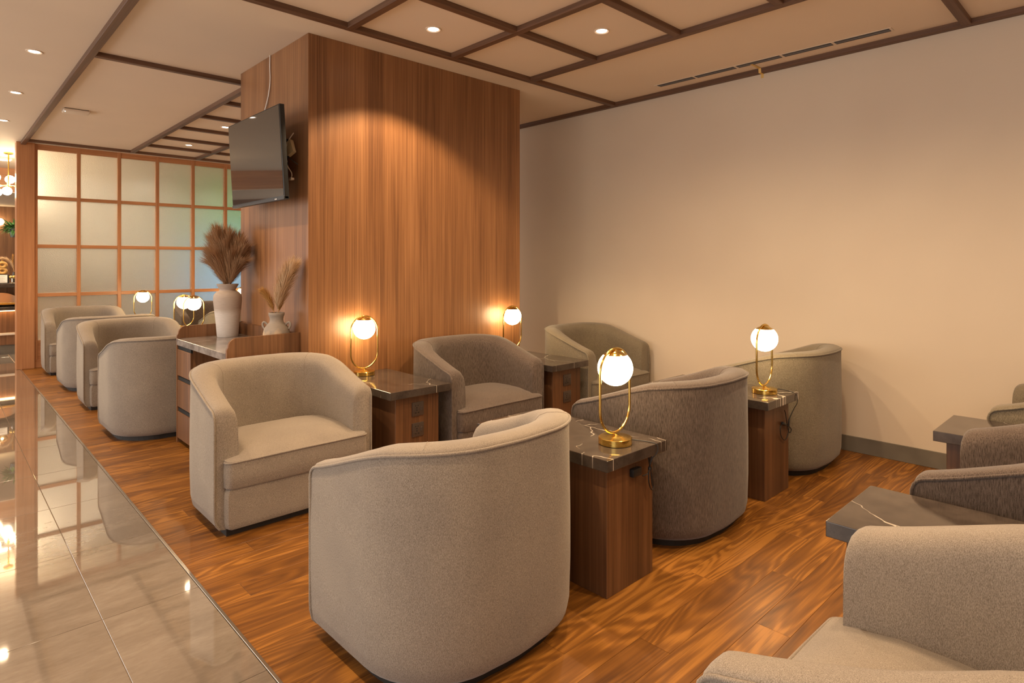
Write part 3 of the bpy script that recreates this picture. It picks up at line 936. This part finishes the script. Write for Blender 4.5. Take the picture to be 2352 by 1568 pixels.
plume((SX, SY, zs), Vector((SX, SY, zs)) + Vector((0.045, -0.155, 0.335)), (-0.02, 0.02, 0.02), 0.10, 1700, M['pampas_l'], 'long pale pampas plume leaning right in the small clay jug', 'plumes in the small jug', 7, 0.14, 0.12)
plume((SX - 0.01, SY, zs), Vector((SX, SY, zs)) + Vector((-0.075, 0.04, 0.165)), (0.01, 0.0, 0.03), 0.055, 500, M['pampas_o'], 'short orange tan pampas plume in the small clay jug', 'plumes in the small jug', 8, 0.07, 0.15)
plume((SX + 0.01, SY, zs), Vector((SX, SY, zs)) + Vector((0.02, -0.075, 0.17)), (0, 0.0, 0.02), 0.045, 400, M['pampas_o'], 'small brown pampas tuft at the right of the small clay jug', 'plumes in the small jug', 9, 0.07, 0.15)

# ================================================================= TELEVISION
tvw, tvh = 0.940, 0.615
tv = thing('television', 'black flat screen television tilted forward on the side of the wood pillar', 'television', (1.637, 4.355, 2.073))
tv_tilt = math.atan2(0.035, 0.61)
tiltM = Matrix.Rotation(tv_tilt, 4, 'Y')
def tvpart(name, bm, mat, par=None, smooth=None):
    bmesh.ops.transform(bm, matrix=Matrix.Rotation(-tv_tilt, 4, 'Y') if False else tiltM.inverted(), verts=bm.verts)
    return obj(name, bm, mat, par or tv, smooth)
# local: screen faces -x; z up; y along the wall
hs = tvh / 2; hwid = tvw / 2
tvpart('casing', bx(0.002, 0.035, -hwid, hwid, -hs, hs, 0.004, 2), M['blackp'], None, 40)
tvpart('back_cover', bx(0.034, 0.075, -hwid + 0.10, hwid - 0.10, -hs + 0.04, hs - 0.14, 0.012, 2), M['blackp'], None, 40)
tvpart('screen', bx(0.0, 0.004, -hwid + 0.008, hwid - 0.008, -hs + 0.022, hs - 0.008), M['screen'])
tvpart('lower_bezel', bx(-0.002, 0.03, -hwid, hwid, -hs - 0.004, -hs + 0.018, 0.002, 1), M['blackp'], None, 40)
tvpart('badge', bx(-0.0035, -0.001, -0.36, -0.325, -hs + 0.003, -hs + 0.011), M['metal'])
# wall bracket
bm = bx(CX0 - 1.637 - 0.012, CX0 - 1.637 - 0.0005, -0.16, 0.16, -0.15, 0.15, 0.002, 1)
box(bm, 0.07, CX0 - 1.637 - 0.011, -0.09, -0.05, -0.05, -0.01)
box(bm, 0.07, CX0 - 1.637 - 0.011, 0.05, 0.09, -0.05, -0.01)
obj('wall_bracket', bm, M['blackp'], tv)
# loose boxes and cords hanging behind the set
ad = obj('power_adapter', bx(-0.014, 0.014, -0.05, 0.05, -0.032, 0.032, 0.004, 2), M['adapter'], tv, 40, loc=(0.12, -0.325, 0.055))
ad.rotation_euler = (R(62), R(8), R(15))
ad2 = obj('power_adapter', bx(-0.010, 0.010, -0.042, 0.042, -0.016, 0.016, 0.003, 2), M['adapter'], tv, 40, loc=(0.105, -0.262, 0.0))
ad2.rotation_euler = (R(72), 0, R(10))
obj('cord', tube(bmesh.new(), catmull([(0.14, -0.335, 0.16), (0.115, -0.315, 0.11), (0.10, -0.300, 0.05), (0.10, -0.285, -0.01), (0.11, -0.31, -0.07), (0.125, -0.335, -0.115), (0.13, -0.322, -0.145)], 6), 0.0036, 7), M['whitecord'], tv, 60)
obj('cord_plug', bx(0.115, 0.14, -0.345, -0.31, -0.162, -0.146, 0.002, 1), M['whitecord'], tv)
obj('black_cord', tube(bmesh.new(), catmull([(0.08, -0.25, 0.10), (0.105, -0.29, 0.03), (0.108, -0.35, -0.02), (0.15, -0.38, -0.06)], 6), 0.003, 6), M['cord'], tv, 60)
o = obj('wall_cable', tube(bmesh.new(), catmull([(CX0 - 0.006, 4.500, HC - 0.001), (CX0 - 0.006, 4.503, 2.80), (CX0 - 0.006, 4.497, 2.70), (CX0 - 0.008, 4.52, 2.60), (CX0 - 0.012, 4.575, 2.50), (CX0 - 0.04, 4.58, 2.40), (CX0 - 0.09, 4.56, 2.33)], 7), 0.0045, 7), M['whitecord'], None, 60)
tag(o, 'white cable running down the pillar from the ceiling to the television', 'cable')

# ================================================================= GLASS PARTITION
gp = thing('glass_partition', 'cedar framed grid of frosted glass panes standing across the far end', 'partition', (2.85, PY, 0))
ox = 2.85
obj('post', bx(0.765 - ox, 0.950 - ox, -0.02, 0.16, 0, HC, 0.003, 1), M['frame_z'], gp)
xs = [0.962, 1.421, 1.887, 2.359, 2.834, 3.300, 3.772, 4.24, 4.71]
zs_ = [0.325, 0.933, 1.566, 2.196, 2.835]
MW = 0.042
for i, xv in enumerate(xs):
    obj('upright', bx(xv - ox - MW / 2 if i else 0.9505 - ox, xv - ox + MW / 2, 0.02, 0.09, 0.10, HC, 0.002, 1), M['frame_z'], gp)
obj('upright', bx(4.735 - ox, WX - ox, 0.02, 0.09, 0.10, HC, 0.002, 1), M['frame_z'], gp)
for j, zv in enumerate(zs_):
    for xa, xb in zip(xs[:-1], xs[1:]):
        h0, h1 = (zv - 0.022, zv + 0.022) if j < 4 else (zv - 0.022, HC)
        obj('rail', bx(xa + MW / 2 - ox, xb - MW / 2 - ox, 0.025, 0.085, h0, h1, 0.002, 1), M['frame_x'], gp)
for xa, xb in zip(xs[:-1], xs[1:]):
    obj('bottom_panel', bx(xa + MW / 2 - ox, xb - MW / 2 - ox, 0.03, 0.08, 0.10, zs_[0] - 0.022), M['frame_x'], gp)
    for za, zb_ in zip(zs_[:-1], zs_[1:]):
        obj('pane', bx(xa + MW / 2 - ox - 0.004, xb - MW / 2 - ox + 0.004, 0.052, 0.058, za + 0.018, zb_ - 0.018), M['glass'], gp)
obj('sill', bx(0.951 - ox, WX - ox, 0.01, 0.1, 0.0, 0.10, 0.002, 1), M['frame_x'], gp)

# ================================================================= BAR BEYOND THE PARTITION
# soffit above the bar
struct(obj('wall_bulkhead', bx(-4.0, WX, 12.8, 16.0, 2.50, HC), M['frame_x']))
struct(obj('ceiling_soffit', bx(-4.0, WX, 12.79, 16.0, 2.49, 2.50), M['ceil']))
b = thing('bar_counter', 'dark topped wooden bar counter with lit shelf beyond the partition post', 'counter', (0.5, 11.95, 0))
obj('countertop', bx(-3.0, 1.6, -0.43, 0.40, 0.99, 1.05, 0.004, 1), M['darkstone'], b)
obj('upper_front', bx(-3.0, 1.6, -0.10, 0.34, 0.71, 0.99), M['cabinet'], b)
obj('tray_shelf', bx(-3.0, 1.6, -0.42, 0.34, 0.655, 0.705, 0.004, 1), M['darkstone'], b)
obj('lower_front', bx(-3.0, 1.6, -0.28, 0.34, 0.32, 0.655), M['cabinet'], b)
obj('light_strip', bx(-3.0, 1.6, -0.36, -0.285, 0.640, 0.652), M['glow'], b)
obj('white_ledge', bx(-3.0, 1.6, -0.33, 0.34, 0.285, 0.318, 0.004, 1), M['white'], b)
obj('base', bx(-3.0, 1.6, -0.28, 0.34, 0.14, 0.285), M['cabinet'], b)
obj('plinth', bx(-3.0, 1.6, -0.25, 0.34, 0.0, 0.14), M['skirting'], b)

ch = thing('chandelier', 'brass chandelier with lit round globes hanging beyond the partition post', 'chandelier', (0.765, 10.97, HC))
obj('rod', tube(bmesh.new(), [(0, 0, 0), (0, 0, -0.42)], 0.009, 10), M['gold'], ch, 60)
bm = bmesh.new(); lathe(bm, [(0.0, 0.0), (0.055, 0.0), (0.055, -0.02), (0.02, -0.03), (0.0, -0.03)], 24); obj('ceiling_rose', bm, M['gold'], ch, 40)
bm = bmesh.new(); lathe(bm, [(0.0, -0.33), (0.02, -0.33), (0.022, -0.45), (0.03, -0.46), (0.03, -0.48), (0.0, -0.49)], 20); obj('hub', bm, M['gold'], ch, 40)
for i in range(6):
    a = R(20 + 60 * i); up = i % 2
    rr = 0.15; zz = -0.36 if up else -0.55
    px, py = rr * math.cos(a), rr * math.sin(a)
    arm = obj('arm', tube(bmesh.new(), catmull([(0.02 * math.cos(a), 0.02 * math.sin(a), -0.46), (px * 0.6, py * 0.6, -0.465), (px, py, -0.46 + (0.03 if up else -0.03))], 5), 0.006, 8), M['gold'], ch, 60)
    bm = bmesh.new(); sphere(bm, (px, py, zz), 0.056, 20, 12)
    obj('globe', bm, M['chandglobe'], ch, 60)

ls = thing('linear_light', 'bright linear ceiling light strip beyond the partition post', 'light', (0.45, 11.6, HC))
obj('housing', bx(-0.40, 0.40, -0.05, 0.05, -0.03, 0.0, 0.003, 1), M['white'], ls)
obj('diffuser', bx(-0.38, 0.38, -0.04, 0.04, -0.034, -0.029), M['strip'], ls)
wl = thing('wall_lamp', 'small lit globe lamp on the wood wall above the bar', 'lamp', (0.97, 15.99, 2.17))
bm = bmesh.new(); sphere(bm, (0, -0.12, 0), 0.07, 20, 12); obj('globe', bm, M['globe'], wl, 60)
obj('arm', tube(bmesh.new(), [(0, 0, 0), (0, -0.06, 0)], 0.015, 8), M['gold'], wl, 60)

# items on the bar
CZ = 1.0502
fr = thing('framed_notice', 'small white framed notice card standing on the bar counter', 'sign', (0.70, 11.63, CZ))
obj('frame', bx(-0.115, 0.115, 0.0, 0.012, 0.0, 0.13, 0.002, 1), M['blackp'], fr)
obj('card', bx(-0.108, 0.098, -0.0015, 0.0, 0.008, 0.122), M['paper'], fr)
bm = bmesh.new()
for i in range(5): box(bm, -0.085, 0.07 - 0.02 * (i % 2), -0.0022, -0.0014, 0.030 + i * 0.016, 0.033 + i * 0.016)
obj('print', bm, M['ink'], fr)
dv = thing('ring_vase', 'ochre ceramic vase of two stacked rings on the bar counter', 'vase', (0.765, 12.02, CZ))
obj('stand', bx(-0.08, 0.08, -0.05, 0.05, 0.0, 0.12, 0.003, 1), M['darkstone'], dv)
for zc in (0.175, 0.265):
    pts = [(0.042 * math.cos(2 * PI * i / 20), 0, zc + 0.034 * math.sin(2 * PI * i / 20)) for i in range(20)]
    obj('ring', tube(bmesh.new(), pts, 0.024, 10, closed=True), M['ceramic'], dv, 60)
bm = bmesh.new(); lathe(bm, [(0.012, 0.315), (0.014, 0.34), (0.018, 0.345)], 14); obj('neck', bm, M['ceramic'], dv, 60)
gf = thing('gold_flower_stand', 'gold flower shaped holder on a clear stem on the bar counter', 'ornament', (0.855, 11.66, CZ))
bm = bmesh.new(); lathe(bm, [(0.0, 0.0), (0.035, 0.0), (0.03, 0.006), (0.008, 0.012), (0.008, 0.07), (0.0, 0.07)], 18); obj('stem', bm, M['chrome'], gf, 40)
for i in range(6):
    a = R(60 * i); bm = bmesh.new()
    sphere(bm, (0.032 * math.cos(a), 0.032 * math.sin(a), 0.092), 0.027, 12, 8, 0.8)
    obj('petal', bm, M['goldp'], gf, 60)
wv = thing('plume_vase', 'tan dried plume in a slim dark vase on the bar beside the post', 'vase', (0.90, 11.95, CZ))
bm = bmesh.new(); lathe(bm, [(0.0, 0.0), (0.03, 0.0), (0.04, 0.06), (0.02, 0.14), (0.022, 0.16)], 18); obj('body', bm, M['darkstone'], wv, 50)
plume((0.90, 11.95, CZ + 0.13), (0.75, 11.93, CZ + 0.36), (0.06, 0, 0.12), 0.05, 320, M['pampas_l'], 'tan dried plume arching left above the bar counter', 'plumes on the bar', 71, 0.09, 0.2)
plume((0.903, 11.95, CZ + 0.13), (0.885, 11.93, CZ + 0.42), (-0.02, 0, 0.03), 0.03, 160, M['pampas_o'], 'upright ochre dried tuft beside the post above the bar', 'plumes on the bar', 72, 0.05, 0.5)
cd = thing('chafing_dish', 'silver dome lidded serving dish on the bar shelf', 'dish', (0.70, 11.70, 0.7052))
bm = bmesh.new(); n = 16
for yy in (-0.13, 0.13):
    pass
arc = [(0.24 * math.cos(PI * i / n), 0.06 + 0.15 * math.sin(PI * i / n)) for i in range(n + 1)]
lo = [bm.verts.new((x, -0.13, z)) for x, z in arc]; hi = [bm.verts.new((x, 0.13, z)) for x, z in arc]
bm.faces.new(lo); bm.faces.new(hi[::-1])
for i in range(n): bm.faces.new((lo[i], hi[i], hi[i + 1], lo[i + 1]))
bm.faces.new((lo[0], lo[n], hi[n], hi[0]))
obj('lid', bm, M['chrome'], cd, 40)
obj('pan', bx(-0.25, 0.25, -0.14, 0.14, 0.03, 0.06, 0.004, 1), M['gold'], cd)
for sx_ in (-0.2, 0.2):
    obj('foot', bx(sx_ - 0.012, sx_ + 0.012, -0.1, 0.1, 0.0, 0.03), M['gold'], cd)
# hanging plant near the post
hp = thing('hanging_plant', 'green leafy plant hanging high beside the partition post', 'plant', (0.93, 12.15, HC))
obj('cord', tube(bmesh.new(), [(0, 0, 0), (0, 0, -1.0)], 0.003, 6), M['cord'], hp, 60)
bm = bmesh.new(); lathe(bm, [(0.0, -1.14), (0.06, -1.14), (0.085, -1.02), (0.088, -1.0), (0.078, -1.0), (0.07, -1.03), (0.0, -1.03)], 24); obj('pot', bm, M['darkstone'], hp, 40)
rg = random.Random(3)
bm = bmesh.new()
for i in range(160):
    a = rg.uniform(0, 2 * PI); r0 = 0.05; L = rg.uniform(0.08, 0.2)
    z0 = -1.0 + rg.uniform(-0.02, 0.05)
    el = rg.uniform(-0.9, 0.8)
    d = Vector((math.cos(a) * math.cos(el), math.sin(a) * math.cos(el), math.sin(el)))
    s = d.cross(Vector((0, 0, 1))).normalized() * 0.014
    p = Vector((math.cos(a) * r0, math.sin(a) * r0, z0))
    q = p + d * L * 0.5 + Vector((0, 0, 0.01)); e = p + d * L
    v = [bm.verts.new(c) for c in (p, q - s, e, q + s)]
    bm.faces.new(v)
lf = obj('leaves', bm, M['leaf'], hp); lf['kind'] = 'stuff'

# backlit display seen as green and blue blur through the frosted panes
dp = thing('display_wall', 'backlit green and blue display blurred behind the frosted panes', 'display', (4.35, 12.3, 0))
obj('housing', bx(-0.72, 0.43, 0.0, 0.12, 0.0, 2.62, 0.01, 1), M['white'], dp)
obj('green_field', bx(-0.69, 0.40, -0.008, 0.0, 1.75, 2.59), M['green'], dp)
obj('blue_field', bx(-0.69, 0.40, -0.008, 0.0, 0.25, 1.745), M['blue'], dp)
# unseen fill spots added beyond the partition to brighten the frosted panes
for x, y in ((1.5, 11.0), (1.5, 12.0), (2.4, 11.0), (2.4, 12.0), (3.4, 11.2)):
    downlight_or_fill_lamp('downlight_or_fill_beam', (x, y, HC - 0.012), 52, col=(1.0, 0.84, 0.64))
for x, y, z in ((0.4, 11.3, HC), (-0.6, 11.3, HC), (0.6, 14.9, 2.49), (-0.6, 14.9, 2.49)):  # more added fill spots, lightening the bar and the wood wall behind it
    downlight_or_fill_lamp('downlight_or_fill_beam', (x, y, z - 0.012), 110)
